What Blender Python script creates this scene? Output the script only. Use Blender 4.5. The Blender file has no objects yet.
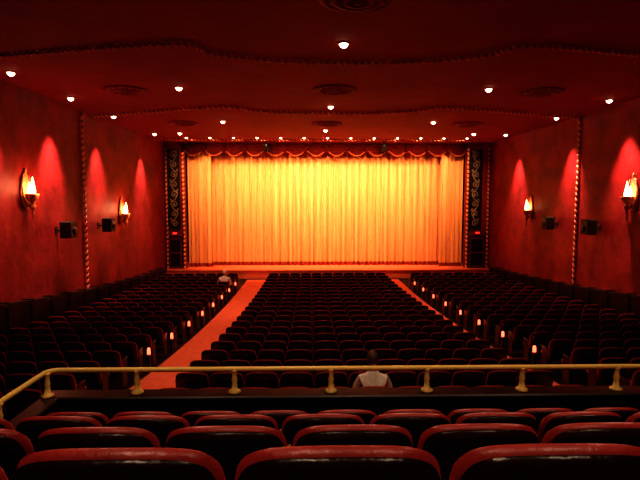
import bpy, math, random
from mathutils import Vector, Matrix
random.seed(7)
pi = math.pi
scene = bpy.context.scene
try:
    scene.view_settings.view_transform = 'Standard'
    scene.view_settings.look = 'High Contrast'
    scene.view_settings.exposure = 0.22
except Exception:
    pass

# ------------------------------------------------------------ materials
def mat(name, c1, rough=0.5, metal=0.0, c2=None, scale=3.0, bump=0.0, bscale=20.0, emit=None, estr=0.0,
        spec=0.5, sheen=0.0, stretch=(1, 1, 1)):
    m = bpy.data.materials.new(name)
    m.use_nodes = True
    nt = m.node_tree
    b = nt.nodes['Principled BSDF']
    b.inputs['Base Color'].default_value = (*c1, 1)
    b.inputs['Roughness'].default_value = rough
    b.inputs['Metallic'].default_value = metal
    b.inputs['Specular IOR Level'].default_value = spec
    if sheen:
        b.inputs['Sheen Weight'].default_value = sheen
    tc = nt.nodes.new('ShaderNodeTexCoord')
    mp = nt.nodes.new('ShaderNodeMapping')
    mp.inputs['Scale'].default_value = stretch
    nt.links.new(tc.outputs['Object'], mp.inputs['Vector'])
    if c2 is not None:
        n = nt.nodes.new('ShaderNodeTexNoise')
        n.inputs['Scale'].default_value = scale
        n.inputs['Detail'].default_value = 6
        n.inputs['Roughness'].default_value = 0.65
        nt.links.new(mp.outputs[0], n.inputs['Vector'])
        r = nt.nodes.new('ShaderNodeValToRGB')
        r.color_ramp.elements[0].position = 0.35
        r.color_ramp.elements[1].position = 0.68
        r.color_ramp.elements[0].color = (*c1, 1)
        r.color_ramp.elements[1].color = (*c2, 1)
        nt.links.new(n.outputs['Fac'], r.inputs[0])
        nt.links.new(r.outputs[0], b.inputs['Base Color'])
    if bump:
        n = nt.nodes.new('ShaderNodeTexNoise')
        n.inputs['Scale'].default_value = bscale
        n.inputs['Detail'].default_value = 5
        nt.links.new(mp.outputs[0], n.inputs['Vector'])
        bp = nt.nodes.new('ShaderNodeBump')
        bp.inputs['Strength'].default_value = bump
        bp.inputs['Distance'].default_value = 0.02
        nt.links.new(n.outputs['Fac'], bp.inputs['Height'])
        nt.links.new(bp.outputs[0], b.inputs['Normal'])
    if emit:
        b.inputs['Emission Color'].default_value = (*emit, 1)
        b.inputs['Emission Strength'].default_value = estr
    return m

M = {}
M['wall'] = mat('wall_plaster', (0.19, 0.006, 0.012), 0.6, c2=(0.40, 0.028, 0.034), scale=1.1, bump=0.5, bscale=5)
M['ceil'] = mat('ceiling_paint', (0.30, 0.008, 0.006), 0.8, c2=(0.37, 0.012, 0.008), scale=0.8, bump=0.1)
M['floor'] = mat('floor_dark', (0.02, 0.004, 0.004), 0.7, c2=(0.035, 0.006, 0.005), scale=4)
M['carpet'] = mat('aisle_carpet', (0.85, 0.19, 0.09), 0.95, c2=(0.95, 0.26, 0.12), scale=6, bump=0.3, bscale=80)
M['step'] = mat('balcony_carpet', (0.03, 0.003, 0.004), 0.95, c2=(0.06, 0.006, 0.006), scale=8, bump=0.3, bscale=60)
M['dark'] = mat('dark_lacquer', (0.012, 0.004, 0.004), 0.4, c2=(0.02, 0.006, 0.005), scale=4)
M['velvet'] = mat('red_upholstery', (0.38, 0.034, 0.028), 0.34, c2=(0.50, 0.052, 0.040), scale=9, bump=0.15, bscale=45, spec=0.8)
M['shell'] = mat('black_vinyl', (0.016, 0.004, 0.003), 0.26, c2=(0.026, 0.007, 0.005), scale=5, bump=0.15, bscale=30, spec=0.5)
M['arm'] = mat('armrest_wood', (0.03, 0.010, 0.007), 0.35)
M['curtain'] = mat('gold_curtain', (0.84, 0.36, 0.13), 0.55, c2=(0.92, 0.51, 0.21), scale=1.2, sheen=0.2, stretch=(3, 3, .15))
M['hem'] = mat('curtain_hem', (0.35, 0.04, 0.02), 0.7)
M['swag'] = mat('valance_fabric', (0.04, 0.003, 0.002), 0.95, c2=(0.08, 0.006, 0.004), scale=3, spec=0.05)
M['fringe'] = mat('valance_fringe', (0.30, 0.07, 0.02), 0.9, c2=(0.18, 0.04, 0.01), scale=30, spec=0.1)
M['gold'] = mat('antique_gold', (0.75, 0.42, 0.22), 0.4, metal=0.15, c2=(0.52, 0.22, 0.10), scale=12)
M['bead'] = mat('gilded_bead', (1.0, 0.52, 0.26), 0.5, c2=(0.75, 0.26, 0.14), scale=12)
M['brass'] = mat('brass', (1.0, 0.80, 0.26), 0.35, metal=0.0, c2=(0.97, 0.72, 0.19), scale=6)
M['panel'] = mat('carved_panel_base', (0.012, 0.006, 0.004), 0.5)
M['carve'] = mat('carved_relief', (0.42, 0.30, 0.21), 0.5, metal=0.1, c2=(0.20, 0.13, 0.09), scale=10)
M['black'] = mat('black_paint', (0.008, 0.006, 0.006), 0.45)
M['door'] = mat('door_red', (0.16, 0.012, 0.012), 0.45, c2=(0.2, 0.018, 0.014), scale=5)
M['vent'] = mat('vent_plaster', (0.26, 0.014, 0.010), 0.7, c2=(0.36, 0.022, 0.018), scale=8)
M['lens'] = mat('lamp_lens', (1, .9, .8), 0.3, emit=(1.0, 0.66, 0.50), estr=9)
M['flame'] = mat('flame_glass', (1, .7, .4), 0.3, emit=(1.0, 0.50, 0.20), estr=8)
M['aislelamp'] = mat('aisle_lamp_shade', (1, .5, .3), 0.4, emit=(1.0, 0.14, 0.07), estr=2.2)
M['exit'] = mat('exit_sign_face', (1, .1, .05), 0.4, emit=(1.0, 0.03, 0.02), estr=1.2)
M['skin'] = mat('skin', (0.55, 0.30, 0.20), 0.5, c2=(0.6, 0.33, 0.23), scale=8)
M['hair'] = mat('dark_hair', (0.09, 0.045, 0.025), 0.5, bump=0.4, bscale=60)
M['hairg'] = mat('grey_hair', (0.9, 0.9, 0.8), 0.6, bump=0.4, bscale=60)
M['shirt'] = mat('pale_shirt', (0.82, 0.76, 0.64), 0.8, c2=(0.50, 0.40, 0.32), scale=7, bump=0.3, bscale=25)
M['shirt2'] = mat('white_shirt', (0.93, 0.93, 0.82), 0.8, c2=(0.85, 0.85, 0.75), scale=6)
M['trouser'] = mat('trousers', (0.03, 0.03, 0.05), 0.8)
M['shoe'] = mat('shoe_leather', (0.02, 0.012, 0.01), 0.4)

# ------------------------------------------------------------ mesh builder
class MB:
    def __init__(s):
        s.v = []; s.f = []; s.m = []; s.sm = []; s.mats = []
    def mi(s, k):
        if k not in s.mats: s.mats.append(k)
        return s.mats.index(k)
    def add(s, vs, fs, k, smooth=True):
        o = len(s.v); s.v += [tuple(p) for p in vs]
        i = s.mi(k)
        for f in fs:
            s.f.append(tuple(a + o for a in f)); s.m.append(i); s.sm.append(smooth)
    def box(s, x0, x1, y0, y1, z0, z1, k, bev=0.0):
        if bev <= 0:
            vs = [(x, y, z) for x in (x0, x1) for y in (y0, y1) for z in (z0, z1)]
            s.add(vs, [(0, 1, 3, 2), (4, 6, 7, 5), (0, 4, 5, 1), (2, 3, 7, 6), (0, 2, 6, 4), (1, 5, 7, 3)], k, False)
        else:
            c = ((x0 + x1) / 2, (y0 + y1) / 2, (z0 + z1) / 2)
            h = ((x1 - x0) / 2, (y1 - y0) / 2, (z1 - z0) / 2)
            idx = {}; vs = []
            for sx in (-1, 1):
                for sy in (-1, 1):
                    for sz in (-1, 1):
                        S = (sx, sy, sz)
                        for a in range(3):
                            p = [c[i] + S[i] * (h[i] - (0 if i == a else bev)) for i in range(3)]
                            idx[(S, a)] = len(vs); vs.append(p)
            fs = []
            for a in range(3):
                o = [i for i in range(3) if i != a]
                for sg in (-1, 1):
                    q = []
                    for (p, r) in ((-1, -1), (1, -1), (1, 1), (-1, 1)):
                        S = [0, 0, 0]; S[a] = sg; S[o[0]] = p; S[o[1]] = r
                        q.append(idx[(tuple(S), a)])
                    flip = (sg == 1) == (a == 1)
                    fs.append(tuple(reversed(q)) if flip else tuple(q))
            for a in range(3):
                o = [i for i in range(3) if i != a]
                for p in (-1, 1):
                    for r in (-1, 1):
                        S0 = [0, 0, 0]; S0[a] = -1; S0[o[0]] = p; S0[o[1]] = r
                        S1 = list(S0); S1[a] = 1
                        S0 = tuple(S0); S1 = tuple(S1)
                        fs.append((idx[(S0, o[0])], idx[(S1, o[0])], idx[(S1, o[1])], idx[(S0, o[1])]))
            for sx in (-1, 1):
                for sy in (-1, 1):
                    for sz in (-1, 1):
                        S = (sx, sy, sz); fs.append((idx[(S, 0)], idx[(S, 1)], idx[(S, 2)]))
            s.add(vs, fs, k, False)
    def pillow(s, w, h, t, fn, k, n=10, m=8, p=6, q=6):
        for side in (1, -1):
            vs = []; fs = []
            for j in range(m + 1):
                v = math.sin(pi / 2 * (2 * j / m - 1))
                for i in range(n + 1):
                    u = math.sin(pi / 2 * (2 * i / n - 1))
                    mx = max(abs(u), abs(v), 1e-6)
                    r = mx / ((abs(u) ** p + abs(v) ** p) ** (1 / p)) if mx > 1e-5 else 1
                    y = side * t / 2 * math.sqrt(max(0, (1 - abs(u) ** q) * (1 - abs(v) ** q)))
                    vs.append(fn(w / 2 * u * r, y, h / 2 * v * r))
            for j in range(m):
                for i in range(n):
                    a = j * (n + 1) + i
                    f = (a, a + 1, a + n + 2, a + n + 1)
                    fs.append(f if side < 0 else f[::-1])
            s.add(vs, fs, k, True)
    def lathe(s, prof, k, seg=20, c=(0, 0, 0), rot=None, smooth=True):
        vs = []; fs = []
        for (r, z) in prof:
            for i in range(seg):
                a = 2 * pi * i / seg
                p = Vector((r * math.cos(a), r * math.sin(a), z))
                if rot: p = rot @ p
                vs.append(p + Vector(c))
        for j in range(len(prof) - 1):
            for i in range(seg):
                a = j * seg + i; b = j * seg + (i + 1) % seg
                fs.append((a, b, b + seg, a + seg))
        fs.append(tuple(range(seg))[::-1])
        fs.append(tuple((len(prof) - 1) * seg + i for i in range(seg)))
        s.add(vs, fs, k, smooth)
    def ball(s, c, r, k, R=None, seg=8, ring=5):
        vs = []; fs = []
        for j in range(ring + 1):
            th = pi * j / ring
            for i in range(seg):
                a = 2 * pi * i / seg
                p = Vector((r[0] * math.sin(th) * math.cos(a), r[1] * math.sin(th) * math.sin(a), r[2] * math.cos(th)))
                if R: p = R @ p
                vs.append(p + Vector(c))
        for j in range(ring):
            for i in range(seg):
                a = j * seg + i; b = j * seg + (i + 1) % seg
                fs.append((a, a + seg, b + seg, b))
        s.add(vs, fs, k, True)
    def tube(s, pts, rad, k, seg=8):
        pts = [Vector(p) for p in pts]
        if not isinstance(rad, (list, tuple)): rad = [rad] * len(pts)
        vs = []; fs = []
        up = Vector((0.13, 0.21, 0.97)).normalized()
        for i, p in enumerate(pts):
            d = (pts[min(i + 1, len(pts) - 1)] - pts[max(i - 1, 0)])
            d = d.normalized() if d.length > 1e-9 else Vector((0, 0, 1))
            a = d.cross(up)
            if a.length < 0.05: a = d.cross(Vector((1, 0, 0)))
            a.normalize(); b = d.cross(a)
            for q in range(seg):
                t = 2 * pi * q / seg
                vs.append(p + (a * math.cos(t) + b * math.sin(t)) * rad[i])
        for i in range(len(pts) - 1):
            for q in range(seg):
                A = i * seg + q; B = i * seg + (q + 1) % seg
                fs.append((A, B, B + seg, A + seg))
        fs.append(tuple(range(seg))[::-1]); fs.append(tuple((len(pts) - 1) * seg + q for q in range(seg)))
        s.add(vs, fs, k, True)
    def mesh(s, name):
        me = bpy.data.meshes.new(name)
        me.from_pydata(s.v, [], s.f)
        for k in s.mats: me.materials.append(M[k])
        me.polygons.foreach_set('material_index', s.m)
        me.polygons.foreach_set('use_smooth', s.sm)
        me.update()
        return me
    def obj(s, name, loc=(0, 0, 0), rz=0, parent=None):
        return put(s.mesh(name), name, loc, rz, parent)

def put(me, name, loc=(0, 0, 0), rz=0, parent=None):
    o = bpy.data.objects.new(name, me)
    o.location = loc; o.rotation_euler = (0, 0, rz)
    scene.collection.objects.link(o)
    if parent: o.parent = parent
    return o

# ------------------------------------------------------------ dimensions (camera eye = origin, +y towards stage)
EPS = .015
XL, XR = -8.6, 10.8
CZ = 3.35
YP = 30.0
ST = -4.10
CX = 0.95
def fz(y):
    return -4.65 + 0.00319 * (26 - min(y, 26)) ** 2 if y > 5.4 else -4.65 + 0.00319 * (20.6) ** 2

# ------------------------------------------------------------ shell
b = MB(); b.box(XL - .3, XL, -4, 33, -5.2, CZ + .2, 'wall'); b.obj('wall_left')
b = MB(); b.box(XR, XR + .3, -4, 33, -5.2, CZ + .2, 'wall'); b.obj('wall_right')
b = MB(); b.box(XL - .3, XR + .3, -4.3, -4, -5.2, CZ + .2, 'wall'); b.obj('wall_back')
b = MB(); b.box(XL - .3, XR + .3, 33, 33.3, -5.2, CZ + .2, 'black'); b.obj('wall_stage')
b = MB(); b.box(XL - .3, XR + .3, -4.3, 33.3, CZ, CZ + .25, 'ceil'); b.obj('ceiling')
b = MB()
def strip(b, x0, x1, off, k, y0=0, y1=30):
    yy = [y0 + (y1 - y0) * i / 40 for i in range(41)]
    vs = []
    for y in yy: vs += [(x0, y, fz(y) + off), (x1, y, fz(y) + off)]
    b.add(vs, [(2 * i, 2 * i + 1, 2 * i + 3, 2 * i + 2) for i in range(40)], k, True)
strip(b, XL, XR, 0, 'floor', 0, 33)
b.obj('floor')
b = MB(); strip(b, -3.66, -2.34, .015, 'carpet', 5.5, 29.0); b.obj('aisle_carpet')
b = MB(); strip(b, 4.06, 5.18, .015, 'carpet', 5.5, 29.0); b.obj('aisle_carpet')

# stage platform, with nosing
b = MB(); b.box(XL + EPS, XR - EPS, 29.2, 33 - EPS, -4.62, ST - .06, 'carpet'); b.box(XL + EPS, XR - EPS, 29.15, 33 - EPS, ST - .06, ST, 'carpet')
b.obj('stage_platform')

# proscenium side walls
b = MB(); b.box(XL, -7.45, YP, YP + .4, ST + .005, CZ, 'wall'); b.obj('wall_proscenium_left')
b = MB(); b.box(9.4, XR, YP, YP + .4, ST + .005, CZ, 'wall'); b.obj('wall_proscenium_right')
b = MB(); b.box(-7.45, 9.4, YP + .1, YP + .4, 2.9, CZ, 'swag'); b.obj('trim_1')

# rope / beaded moulding
def beads(pts, name, r=.055, sp=.2, k='bead'):
    b = MB()
    pts = [Vector(p) for p in pts]
    b.tube(pts, r * .55, 'hem', 6)
    acc = 0; nxt = 0
    for a, c in zip(pts[:-1], pts[1:]):
        L = (c - a).length; d = (c - a).normalized()
        while nxt < acc + L:
            p = a + d * (nxt - acc)
            R = d.to_track_quat('Z', 'Y').to_matrix() @ Matrix.Rotation(.6, 3, 'X')
            b.ball(p, (r, r, sp * .52), k, R, 7, 4)
            nxt += sp
        acc += L
    return b.obj(name)
for x, y in ((XL + .06, 19.2), (XR - .06, 20.0)):
    beads([(x, y, -3.3), (x, y, CZ - .05)], 'wall_beaded_trim', .055, .22)
for x in (XL + .1, -7.5, 9.45, XR - .1):
    beads([(x, YP - .08, ST + .1), (x, YP - .08, CZ - .1)], 'proscenium_rope_trim', .075, .26)
def cpath(ctrl):
    out = []
    for i in range(len(ctrl) - 1):
        p0 = Vector(ctrl[max(i - 1, 0)]); p1 = Vector(ctrl[i]); p2 = Vector(ctrl[i + 1]); p3 = Vector(ctrl[min(i + 2, len(ctrl) - 1)])
        for s in range(8):
            t = s / 8
            out.append(0.5 * ((2 * p1) + (p2 - p0) * t + (2 * p0 - 5 * p1 + 4 * p2 - p3) * t * t + (3 * p1 - p0 - 3 * p2 + p3) * t ** 3))
    out.append(Vector(ctrl[-1])); return out
z = CZ - .05
def crest(yw, yp, yc):
    # from the wall the line runs towards the audience, curls in a small scroll, then bows across the centre
    f = lambda t: yw + (yp - yw) * t
    g = lambda t: yp + (yc - yp) * t
    l = [(XL + .1, yw), (-6.9, f(.32)), (-4.9, f(.72)), (-3.2, yp), (-2.65, yp + .02), (-2.42, g(.18)), (-2.3, g(.42)), (-1.85, g(.62)), (-1.0, g(.84)), (0, g(.96)), (CX, yc)]
    r = [(2 * CX - x, yy) for x, yy in reversed(l[:-1])]
    r[-1] = (XR - .1, yw)
    return cpath([(x, yy, z) for x, yy in l + r])
beads(crest(12.3, 11.0, 12.4), 'ceiling_moulding', .045, .17)
beads(crest(20.2, 18.2, 19.4), 'ceiling_moulding', .05, .2)
beads([(XL + .1, 27.9, z), (XR - .1, 27.9, z)], 'ceiling_moulding', .04, .2)

# wall-side barrier rail
for side, x0, x1 in ((0, XL + .02, XL + .3), (1, XR - .3, XR - .02)):
    b = MB()
    yy = [5.6 + i * 1.17 for i in range(21)]
    def top(y): return fz(y) + 1.35 - .6 * max(0, (y - 13) / 16)
    for i in range(20):
        a, c = yy[i], yy[i + 1]
        for (xa, xb, o0, o1, k) in ((x0, x1, 0, -.10, 'dark'), (x0 + .05, x1 - .05, -.10, -3, 'dark')):
            vs = []
            for y in (a, c):
                zt = top(y) + o0; zb = (top(y) + o1) if o1 > -1 else fz(y)
                vs += [(xa, y, zb), (xb, y, zb), (xb, y, zt), (xa, y, zt)]
            b.add(vs, [(0, 1, 2, 3), (4, 7, 6, 5), (1, 5, 6, 2), (0, 3, 7, 4), (3, 2, 6, 7), (0, 4, 5, 1)], k, False)
        b.box(x0, x1, a - .05, a + .05, fz(a), top(a) + .04, 'dark')
    b.obj('wall_barrier')

# doors + exit signs in proscenium side walls
for n, (xa, xb) in enumerate(((-8.42, -7.65), (9.62, 10.55))):
    b = MB()
    b.box(xa - .06, xb + .06, YP - .08, YP - .005, ST + .005, -2.15, 'dark')
    b.box(xa, xb, YP - .11, YP - .07, ST + .02, -2.25, 'door')
    for zz in ((-3.95, -3.2), (-3.1, -2.35)):
        b.box(xa + .1, xb - .1, YP - .125, YP - .11, zz[0], zz[1], 'dark', .005)
    b.ball((xb - .08, YP - .15, -3.15), (.03, .03, .03), 'gold')
    b.obj('door_%d' % (n + 1))
    b = MB(); c = (xa + xb) / 2
    b.box(c - .16, c + .16, YP - .14, YP - .005, -2.06, -1.88, 'black', .01)
    b.box(c - .13, c + .13, YP - .15, YP - .139, -2.03, -1.91, 'exit')
    b.obj('exit_sign')

# carved panels
for xa, xb, sg in ((-8.35, -7.75, 1), (9.6, 10.25, -1)):
    b = MB(); z0, z1 = -1.7, 2.95
    b.box(xa, xb, YP - .06, YP - .005, z0, z1, 'panel')
    for q in ((xa - .05, xa + .02, z0 - .05, z1 + .05), (xb - .02, xb + .05, z0 - .05, z1 + .05)):
        b.box(q[0], q[1], YP - .11, YP - .005, q[2], q[3], 'dark', .01)
    for q in ((z0 - .05, z0 + .02), (z1 - .02, z1 + .05)):
        b.box(xa, xb, YP - .11, YP - .005, q[0], q[1], 'dark', .01)
    cx = (xa + xb) / 2; n = 8; H = (z1 - z0) / n
    for i in range(n):
        zc = z0 + H * (i + .5); d = 1 if i % 2 else -1
        pts = []
        for t in range(26):
            a = t / 25 * 3.2 * pi; r = .2 * (1 - t / 28)
            pts.append((cx + d * sg * (r * math.cos(a) ), YP - .08, zc + r * math.sin(a)))
        b.tube(pts, [.036 * (1 - .5 * t / 25) for t in range(26)], 'carve', 6)
        pts = [(cx + d * sg * .2, YP - .08, zc), (cx + d * sg * .18, YP - .08, zc + .15), (cx - d * sg * .05, YP - .08, zc + .3), (cx - d * sg * .2, YP - .08, min(zc + H, z1 - .05))]
        b.tube(pts, .034, 'carve', 6)
        b.ball((cx + d * sg * .02, YP - .08, zc), (.06, .04, .06), 'carve')
        b.ball((cx + d * sg * .2, YP - .08, zc + .26), (.05, .03, .1), 'carve', Matrix.Rotation(.6 * d, 3, 'Y'))
    b.obj('carved_wall_panel')

# ------------------------------------------------------------ curtains
def curtain(name, xa, xb, y, z0, z1, amp, n, wl):
    b = MB(); vs = []; fs = []
    rows = [0, .03, .06, .25, .5, .75, .92, 1]
    ph = [random.uniform(0, 6) for _ in range(6)]
    for t in rows:
        zz = z0 + (z1 - z0) * t
        for i in range(n + 1):
            x = xa + (xb - xa) * i / n
            w = 2 * pi / wl
            k = 1 - .25 * t
            d = amp * k * (math.sin(w * x + 1.3 * math.sin(.9 * x + ph[0]) + ph[1] + .25 * t) + .45 * math.sin(w * 1.63 * x + ph[2]) + .3 * math.sin(w * .37 * x + ph[3]))
            vs.append((x, y + d, zz))
    for j in range(len(rows) - 1):
        for i in range(n):
            a = j * (n + 1) + i
            fs.append((a, a + 1, a + n + 2, a + n + 1))
    b.add(vs, fs[:n], 'hem', True)
    b.add(vs, fs[n:], 'curtain', True)
    return b.obj(name)
curtain('stage_curtain', -7.6, 9.6, 31.4, ST, CZ - .02, .10, 1700, .27)
curtain('stage_leg_curtain', -7.42, -6.0, 30.75, ST, CZ - .02, .09, 220, .26)
curtain('stage_leg_curtain', 8.0, 9.38, 30.75, ST, CZ - .02, .09, 220, .26)

# swag valance
b = MB(); N = 14; W = (9.4 + 7.45) / N
for s_ in range(N):
    xa = -7.45 + s_ * W
    nu, nv = 18, 16; vs = []
    for j in range(nv + 1):
        v = j / nv
        for i in range(nu + 1):
            u = i / nu; sag = math.sin(pi * u) ** .8
            zz = CZ - .02 - .28 * v - v * .42 * sag
            yy = YP - .08 - .10 * sag * math.sin(pi * v * .5) - .035 * math.sin(v * 20) * sag
            vs.append((xa + W * u * 1.0, yy, zz))
    fs = [(j * (nu + 1) + i, (j + 1) * (nu + 1) + i, (j + 1) * (nu + 1) + i + 1, j * (nu + 1) + i + 1) for j in range(nv) for i in range(nu)]
    b.add(vs, fs, 'swag', True)
    edge = vs[nv * (nu + 1):]
    vf = []
    for e_ in edge: vf += [e_, (e_[0], e_[1], e_[2] - .07)]
    b.add(vf, [(2 * i, 2 * i + 1, 2 * i + 3, 2 * i + 2) for i in range(nu)], 'fringe', True)
    for t in range(3):
        b.lathe([(.02, 0), (.06, -.2), (.09, -.5 + .08 * t), (.0, -.55 + .08 * t)], 'swag', 8, (xa - .05 + .05 * t, YP - .14, CZ - .03))
b.obj('swag_valance')

for x in (-2.5, 4.3):
    b = MB(); b.tube([(0, 0, 0), (0, 0, -.18)], .02, 'black')
    b.lathe([(.09, -.2), (.13, 0), (.13, .25), (.16, .3), (.15, .31), (.11, .25)], 'black', 16, (0, -.05, -.28), Matrix.Rotation(-2.2, 3, 'X'))
    b.box(-.17, .17, -.03, .03, -.2, -.16, 'black')
    b.obj('stage_spotlight', (x, 29.2, CZ))

# ------------------------------------------------------------ ceiling fittings
def light(kind, name, loc, energy, col, parent=None, size=1.2, blend=.6, target=None, rad=.06):
    L = bpy.data.lights.new(name, kind)
    L.energy = energy; L.color = col
    L.shadow_soft_size = rad
    if kind == 'SPOT':
        L.spot_size = size; L.spot_blend = blend
    o = bpy.data.objects.new(name, L); scene.collection.objects.link(o)
    o.location = loc
    if target is not None:
        d = Vector(target) - Vector(loc)
        o.rotation_euler = d.to_track_quat('-Z', 'Y').to_euler()
    if parent:
        o.parent = parent; o.matrix_parent_inverse = Matrix.Translation(-Vector(parent.location))
    return o
def dlmesh(q):
    b = MB()
    b.lathe([(r * q, z_) for r, z_ in [(.085, 0), (.13, 0), (.14, -.015), (.12, -.03), (.09, -.025), (.085, 0)]], 'gold', 20)
    b.lathe([(r * q, z_ * q) for r, z_ in [(.0, -.012), (.088, -.015), (.085, -.05), (.065, -.08), (.035, -.098), (0, -.104)]], 'lens', 20)
    return b.mesh('ceiling_downlight')
dl = dlmesh(1.0); dls = dlmesh(.75)
def downlight(x, y, energy, col, size=1.4, target=None, blend=.7, rad=.08, small=False):
    o = put(dls if small else dl, 'ceiling_downlight', (x, y, CZ))
    if energy > 0:
        light('SPOT', 'lamp', (x, y, CZ - .2), energy, col, o, size, blend, target or (x, y, -4), rad)
WARM = (1, .54, .36)
for x, y, en, tg in ((.73, 11.0, 360, None), (-3.9, 15.3, 380, None), (5.4, 15.3, 380, None), (.75, 18.2, 320, None), (-3.7, 21.7, 480, (-3.8, 23.4, -4)), (5.3, 21.7, 400, None), (.75, 24.3, 180, None),
                (-6.5, 25.5, 0, None), (8.3, 25.5, 0, None)):
    downlight(x, y, en, WARM, 1.8, tg)
for x, y, en in ((-2.2, 2.6, 115), (.9, 3.2, 100), (4.0, 2.6, 115), (-.9, -1.4, 130), (2.4, -1.4, 130), (.73, 6.3, 175), (-4.5, 6.3, 90), (6.2, 6.3, 90)):  # unseen fittings overhead, added as fill light for balcony seats and seated man
    downlight(x, y, en, (1, .68, .46), 2.0)
for y, k in ((13.6, .8), (16.9, 1), (20.5, 1), (25.8, 1)):
    for x, s in ((XL + .75, -1), (XR - .75, 1)):
        downlight(x, y, 1750 * k, (1, .48, .34), .94, (x + s * .52, y, 0), 1.0, .08)
for i in range(13):
    x = -6.6 + i * (15.1 / 12)
    c = 1 - abs(x - CX) / 9
    downlight(x, 27.2, 430 + 210 * c, (1, .60, .31), 1.75, (x + (CX - x) * .12, 31.4, -.1), .9, .1, True)

# ceiling vents
b = MB()
b.lathe([(.66, 0), (.66, -.04), (.58, -.06), (.56, -.02), (.46, -.02), (.45, -.09), (.38, -.10), (.36, -.04), (.27, -.04), (.25, -.12), (.18, -.13), (.16, -.05), (.08, -.05), (.06, -.14), (0, -.15)], 'vent', 32)
for i in range(12):
    a = i * pi / 6
    b.ball((.51 * math.cos(a), .51 * math.sin(a), -.03), (.05, .05, .03), 'bead')
vm = b.mesh('ceiling_vent')
for x, y in ((.8, 8.5), (-5.6, 15.7), (.75, 15.5), (7.2, 15.7), (-5.5, 22.3), (.76, 22.3), (7.0, 22.3)):
    put(vm, 'ceiling_vent', (x, y, CZ))

# ------------------------------------------------------------ sconces (built facing +x)
b = MB()
b.pillow(.56, 1.15, .07, lambda x, y, z: (.045 + y, x * (1 - .45 * abs(z) / .57), z), 'gold', 10, 12, 3)
b.lathe([(0, -.85), (.03, -.8), (.015, -.72), (.05, -.66), (.02, -.6), (.06, -.52), (.10, -.42), (.04, -.36), (.14, -.24), (.19, -.1), (.2, -.06), (.18, -.06), (.12, -.12), (0, -.14)], 'gold', 16, (.24, 0, 0))
b.tube([(.06, 0, -.3), (.14, 0, -.42), (.24, 0, -.36)], .025, 'gold')
for s in (-1, 1):
    b.tube([(.1, s * .05, -.45), (.16, s * .24, -.3), (.14, s * .32, -.05), (.1, s * .28, .2), (.08, s * .16, .42), (.06, s * .2, .52)], [.03, .028, .025, .02, .018, .01], 'gold')
    b.lathe([(0, 0), (.045, .04), (.055, .12), (.035, .24), (.012, .36), (0, .4)], 'flame', 12, (.22, s * .12, -.1))
b.lathe([(0, 0), (.06, .05), (.075, .16), (.05, .34), (.02, .52), (0, .58)], 'flame', 12, (.26, 0, -.12))
b.ball((.06, 0, .62), (.04, .05, .1), 'gold')
sm = b.mesh('wall_sconce')
for x, y, z, r in ((XL, 15.3, .25, 0), (XL, 22.9, -.55, 0), (XR, 16.5, .18, pi), (XR, 24.2, -.42, pi)):
    o = put(sm, 'wall_sconce', (x, y, z), r)
    s = 1 if r == 0 else -1
    light('POINT', 'flame_light', (x + s * .62, y, z + .15), 38, (1, .40, .2), o, rad=.12)

# speakers
b = MB()
b.box(.24, .60, -.28, .28, -.26, .30, 'black', .03)
b.box(.59, .615, -.24, .24, -.22, .26, 'panel', .01)
b.box(0.005, .03, -.1, .1, -.12, .12, 'black', .01)
b.tube([(.02, 0, 0), (.14, 0, -.02), (.27, 0, 0)], .03, 'black')
b.lathe([(0, 0), (.16, 0), (.15, -.02), (.04, -.03), (0, -.02)], 'black', 16, (.625, 0, -.02), Matrix.Rotation(pi / 2, 3, 'Y'))
spm = b.mesh('wall_speaker')
for x, y, r in ((XL, 17.1, 0), (XL, 20.5, 0), (XR, 18.4, pi), (XR, 21.6, pi)):
    put(spm, 'wall_speaker', (x, y, -1.02), r)

# ------------------------------------------------------------ seats
def seat(b, ox, hi=True, H=.88):
    n, m = (18, 14) if hi else (8, 6)
    ctr = H - .25
    def back(off, arch):
        def fn(x, y, z):
            zz = z + ctr
            if z > 0: zz += arch * (z / .25) * (1 - (x / .26) ** 2)
            yy = y + off - (zz - .42) * .22 + .45 * x * x
            return (ox + x, yy, zz)
        return fn
    b.pillow(.545, .50, .065, back(.030, .022), 'velvet', n, m, 6, 10)
    b.pillow(.525, .484, .055, back(-.010, .022), 'shell', n, m, 6)
    b.pillow(.46, .48, .12, lambda x, y, z: (ox + x, z + .30, y + .42 + .03 * z), 'velvet', n // 2 + 2, m // 2 + 2, 6)
    b.box(ox - .2, ox + .2, .1, .5, .33, .37, 'dark', .01)
    for s in (-1, 1):
        x = ox + s * .264
        b.pillow(.03, .30, .04, lambda a, c, e: (x + a, e + .20, .60 + c), 'arm', 4, 6, 4)
        b.box(x - .010, x + .010, .04, .3, .02, .59, 'dark')
        b.box(x - .012, x + .012, .0, .38, 0, .03, 'dark')
b = MB(); seat(b, 0, True); hiseat = b.mesh('theater_seat')
rows = [(1.27, -1.512, .073), (2.17, -1.875, .19), (3.15, -2.255, .085), (4.10, -2.64, .30)]
for ri, (y, zf, xc) in enumerate(rows):
    for i in range(-6, 9):
        x = xc + i * .562
        if ri == 3 and x < -2.3: continue
        put(hiseat, 'theater_seat', (x, y, zf + .002))
def rowmesh(n, name):
    b = MB()
    for i in range(n): seat(b, (i - (n - 1) / 2) * .56, False, .84)
    return b.mesh(name)
rc, rl, rr = rowmesh(11, 'seat_row_c'), rowmesh(7, 'seat_row_l'), rowmesh(8, 'seat_row_r')
YS = [6.95 + .95 * k for k in range(21)]
XC = .90; XLc = -3.75 - 3.5 * .56; XRc = 5.27 + 4 * .56
for y in YS:
    zf = fz(y) + .0
    put(rc, 'theater_seat_row', (XC, y, zf))
    put(rl, 'theater_seat_row', (XLc, y, zf))
    put(rr, 'theater_seat_row', (XRc, y, zf))
b = MB()
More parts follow.
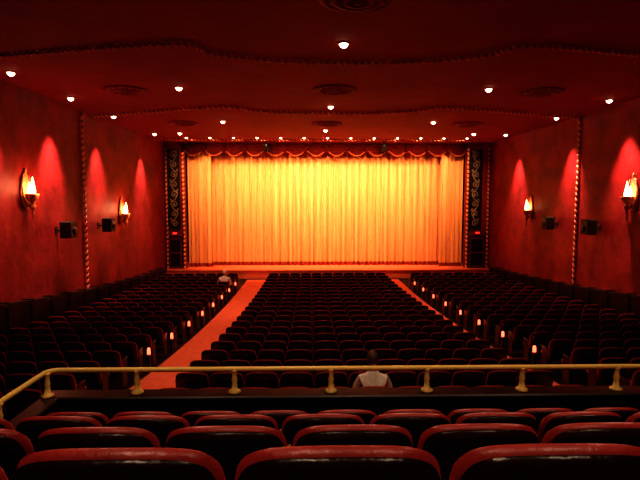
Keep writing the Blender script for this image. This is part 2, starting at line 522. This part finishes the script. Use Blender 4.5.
b.box(-.03, .03, -.04, .04, 0, .40, 'dark', .008)
b.lathe([(.03, .40), (.04, .42), (.036, .54), (.02, .565), (0, .57)], 'aislelamp', 12)
b.lathe([(.045, .39), (.05, .40), (.045, .42), (.03, .42)], 'gold', 12)
am = b.mesh('aisle_lamp')
for k in range(4, 20, 2):
    y = YS[k] + .55
    for x in (-3.70, 5.22):
        put(am, 'aisle_lamp', (x, y, fz(y) + .02))

# ------------------------------------------------------------ balcony structure
b = MB()
slabs = [(-3.98, -.6, -.8), (-.6, 1.0, -1.18), (1.0, 1.95, -1.512), (1.95, 2.93, -1.875), (2.93, 3.85, -2.255)]
for y0, y1, zt in slabs:
    b.box(XL + EPS, XR - EPS, y0, y1, -3.28, zt, 'step')
b.box(-2.69, XR - EPS, 3.85, 5.24, -3.28, -2.64, 'step')
b.obj('balcony_steps')
b = MB()
b.box(-2.83, XR - EPS, 5.25, 5.38, -3.28, -2.14, 'dark'); b.box(-2.87, XR - EPS, 5.20, 5.44, -2.14, -2.09, 'dark', .015)
b.box(-2.83, -2.70, 3.9, 5.25, -3.28, -2.14, 'dark'); b.box(-2.87, -2.66, 3.9, 5.20, -2.14, -2.09, 'dark', .015)
b.box(XL + EPS, -2.7, 3.86, 3.98, -3.28, -2.14, 'dark'); b.box(XL + EPS, -2.66, 3.82, 4.02, -2.14, -2.09, 'dark', .015)
b.obj('balcony_parapet')
b = MB()
rz = -1.83
def arcpt(cx, cy, a, r=.12): return (cx + r * math.cos(a), cy + r * math.sin(a), rz)
path = [(XL + .02, 3.92, rz), (-2.95, 3.92, rz), (-2.82, 4.05, rz), (-2.82, 5.1, rz)] + [arcpt(-2.70, 5.2, pi - i * pi / 12) for i in range(0, 7)] + [(XR - .02, 5.32, rz)]
b.tube(path, .027, 'brass', 12)
def post(x, y):
    b.lathe([(.065, -2.09), (.065, -2.07), (.035, -2.055), (.026, -1.98), (.034, -1.95), (.026, -1.92), (.026, -1.86), (.038, -1.84), (.028, rz)], 'brass', 14, (x, y, 0))
for i in range(12): post(-1.876 + 1.052 * i, 5.32)
post(-2.80, 5.24); post(-2.82, 4.45)
for i in range(6): post(-3.1 - i, 3.92)
b.obj('balcony_handrail')

# ------------------------------------------------------------ people
def skinned(edges_pts, edges, radii, root=0, sub=2):
    me = bpy.data.meshes.new('tmp'); me.from_pydata(edges_pts, edges, [])
    o = bpy.data.objects.new('tmp', me); scene.collection.objects.link(o)
    md = o.modifiers.new('s', 'SKIN'); md.use_smooth_shade = True
    sv = me.skin_vertices[0].data
    for i, r in enumerate(radii):
        sv[i].radius = r if isinstance(r, tuple) else (r, r); sv[i].use_root = (i == root)
    o.modifiers.new('d', 'SUBSURF').levels = sub
    dg = bpy.context.evaluated_depsgraph_get(); dg.update()
    ev = o.evaluated_get(dg); m2 = ev.to_mesh()
    vs = [tuple(v.co) for v in m2.vertices]; fs = [tuple(p.vertices) for p in m2.polygons]
    ev.to_mesh_clear(); bpy.data.objects.remove(o)
    return vs, fs
def addclass(b, vs, fs, cls):
    groups = {}
    for f in fs:
        c = Vector((0, 0, 0))
        for i in f: c += Vector(vs[i])
        groups.setdefault(cls(c / len(f)), []).append(f)
    for k, g in groups.items():
        used = {}; nv = []
        ff = []
        for f in g:
            t = []
            for i in f:
                if i not in used: used[i] = len(nv); nv.append(vs[i])
                t.append(used[i])
            ff.append(tuple(t))
        b.add(nv, ff, k, True)
def person(name, loc, shirt, hair, rz=0, lean=.08, tilt=.35):
    P = [(0, .12, .50), (0, .10, .62), (0, .10 + lean * .4, .78), (0, .12 + lean, .93), (0, .13 + lean * 1.3, 1.0), (0, .15 + lean * 1.6, 1.09)]
    R = [(.17, .13), (.155, .115), (.165, .12), (.17, .12), (.095, .075), (.055, .055)]
    E = [(0, 1), (1, 2), (2, 3), (3, 4), (4, 5)]
    for s in (-1, 1):
        i = len(P)
        P += [(s * .175, .12 + lean, .94), (s * .245, .17 + lean, .80), (s * .265, .22, .66), (s * .18, .36, .62), (s * .10, .45, .60)]
        R += [.066, .055, .048, .04, .028]; E += [(3, i), (i, i + 1), (i + 1, i + 2), (i + 2, i + 3), (i + 3, i + 4)]
        j = len(P)
        P += [(s * .09, .16, .49), (s * .12, .36, .52), (s * .125, .56, .52), (s * .125, .58, .30), (s * .125, .57, .10), (s * .13, .62, .05), (s * .135, .74, .035)]
        R += [.095, .082, .065, .056, .042, .042, .03]
        E += [(0, j)] + [(j + q, j + q + 1) for q in range(6)]
    vs, fs = skinned(P, E, R)
    b = MB()
    def cls(c):
        if c.z > 1.04: return 'skin'
        if c.z < .09: return 'shoe'
        if c.z < .565 and not (c.z > .56): return 'trouser'
        if c.y > .40 and c.z > .565 and abs(c.x) < .15: return 'skin'
        if c.y > .34 and c.z < .60: return 'trouser'
        return shirt
    addclass(b, vs, fs, cls)
    for s in (-1, 1):
        wx, wy, wz = s * .10, .45, .60
        HP = [(wx, wy, wz), (wx - s * .02, wy + .05, wz + .003)]
        v2, f2 = skinned(HP, [(0, 1)], [(.026, .02), (.036, .018)], 0, 1)
        b.add(v2, f2, 'skin', True)
        for q, L in enumerate((.07, .08, .075, .06)):
            fx = wx - s * .02 + (q - 1.5) * .018
            C = [(fx, wy + .05, wz + .003), (fx, wy + .08, wz + .012), (fx, wy + .08 + L * .45, wz + .004), (fx, wy + .08 + L * .75, wz - .02)]
            v2, f2 = skinned(C, [(0, 1), (1, 2), (2, 3)], [.009, .009, .0085, .007], 0, 1)
            b.add(v2, f2, 'skin', True)
        C = [(wx - s * .03, wy + .01, wz + .004), (wx - s * .058, wy + .04, wz + .006), (wx - s * .062, wy + .075, wz - .002)]
        v2, f2 = skinned(C, [(0, 1), (1, 2)], [.011, .0105, .008], 0, 1)
        b.add(v2, f2, 'skin', True)
    hc = Vector((0, .18 + lean * 1.7, 1.19)); RX = Matrix.Rotation(-tilt, 3, 'X')
    def head_pt(d):
        x, y, z = d
        r = Vector((x * .078, y * .098, z * .118))
        if z < 0: r.x *= 1 - .28 * z * z; r.y *= 1 - .12 * z * z
        if y > .5 and -.25 < z < .1 and abs(x) < .25: r.y += .022 * (1 - abs(x) / .25) * (1 - abs(z + .12) / .22 if abs(z + .12) < .22 else 0)
        if y > .4 and .02 < z < .25 and .2 < abs(x) < .6: r.y -= .008
        return r
    hv = []; hf = []; hr = []; S, Rg = 28, 20
    for j in range(Rg + 1):
        th = pi * j / Rg
        for i in range(S):
            a = 2 * pi * i / S
            d = (math.sin(th) * math.cos(a), math.sin(th) * math.sin(a), math.cos(th))
            hv.append(hc + RX @ head_pt(d))
            hr.append(hc + RX @ (Vector(head_pt(d)) * 1.09 + Vector((0, -.006, .006))))
    hh = []
    for j in range(Rg):
        for i in range(S):
            f = (j * S + i, (j + 1) * S + i, (j + 1) * S + (i + 1) % S, j * S + (i + 1) % S)
            hf.append(f)
            th = pi * (j + .5) / Rg; a = 2 * pi * (i + .5) / S
            yy = math.sin(th) * math.sin(a); zz = math.cos(th)
            if zz > .45 or (yy < .15 and zz > -.45) : hh.append(f)
    b.add(hv, hf, 'skin', True); b.add(hr, hh, hair, True)
    for s in (-1, 1):
        b.ball(hc + RX @ Vector((s * .080, -.005, -.005)), (.012, .02, .032), 'skin')
        b.ball(hc + RX @ Vector((s * .03, .085, .012)), (.013, .008, .009), 'shirt2')
        b.ball(hc + RX @ Vector((s * .03, .092, .012)), (.006, .003, .006), 'hair')
        b.ball(hc + RX @ Vector((s * .03, .090, .034)), (.018, .006, .004), hair)
    b.ball(hc + RX @ Vector((0, .087, -.058)), (.024, .007, .008), 'velvet')
    return b.obj(name, loc, rz)
person('seated_man', (XC + .02, 6.95, fz(6.95) - .04), 'shirt', 'hair', .0, .05, .2)
wo = person('seated_woman', (XLc + 3 * .56 + .02, YS[17], fz(YS[17])), 'shirt2', 'hairg', 0, .02, .2)
wo.scale = (1.12, 1.0, 1.04)

# ------------------------------------------------------------ world + camera
w = bpy.data.worlds.new('w'); scene.world = w; w.use_nodes = True
w.node_tree.nodes['Background'].inputs[0].default_value = (.02, .006, .004, 1)
w.node_tree.nodes['Background'].inputs[1].default_value = .5
cam = bpy.data.cameras.new('camera'); cam.lens = 500 / 640 * 36; cam.sensor_width = 36; cam.clip_start = .05; cam.clip_end = 200
co = bpy.data.objects.new('camera', cam); scene.collection.objects.link(co)
co.location = (0, 0, 0)
co.rotation_euler = (math.radians(90 - 4.57), 0, math.radians(-1.15))
scene.camera = co
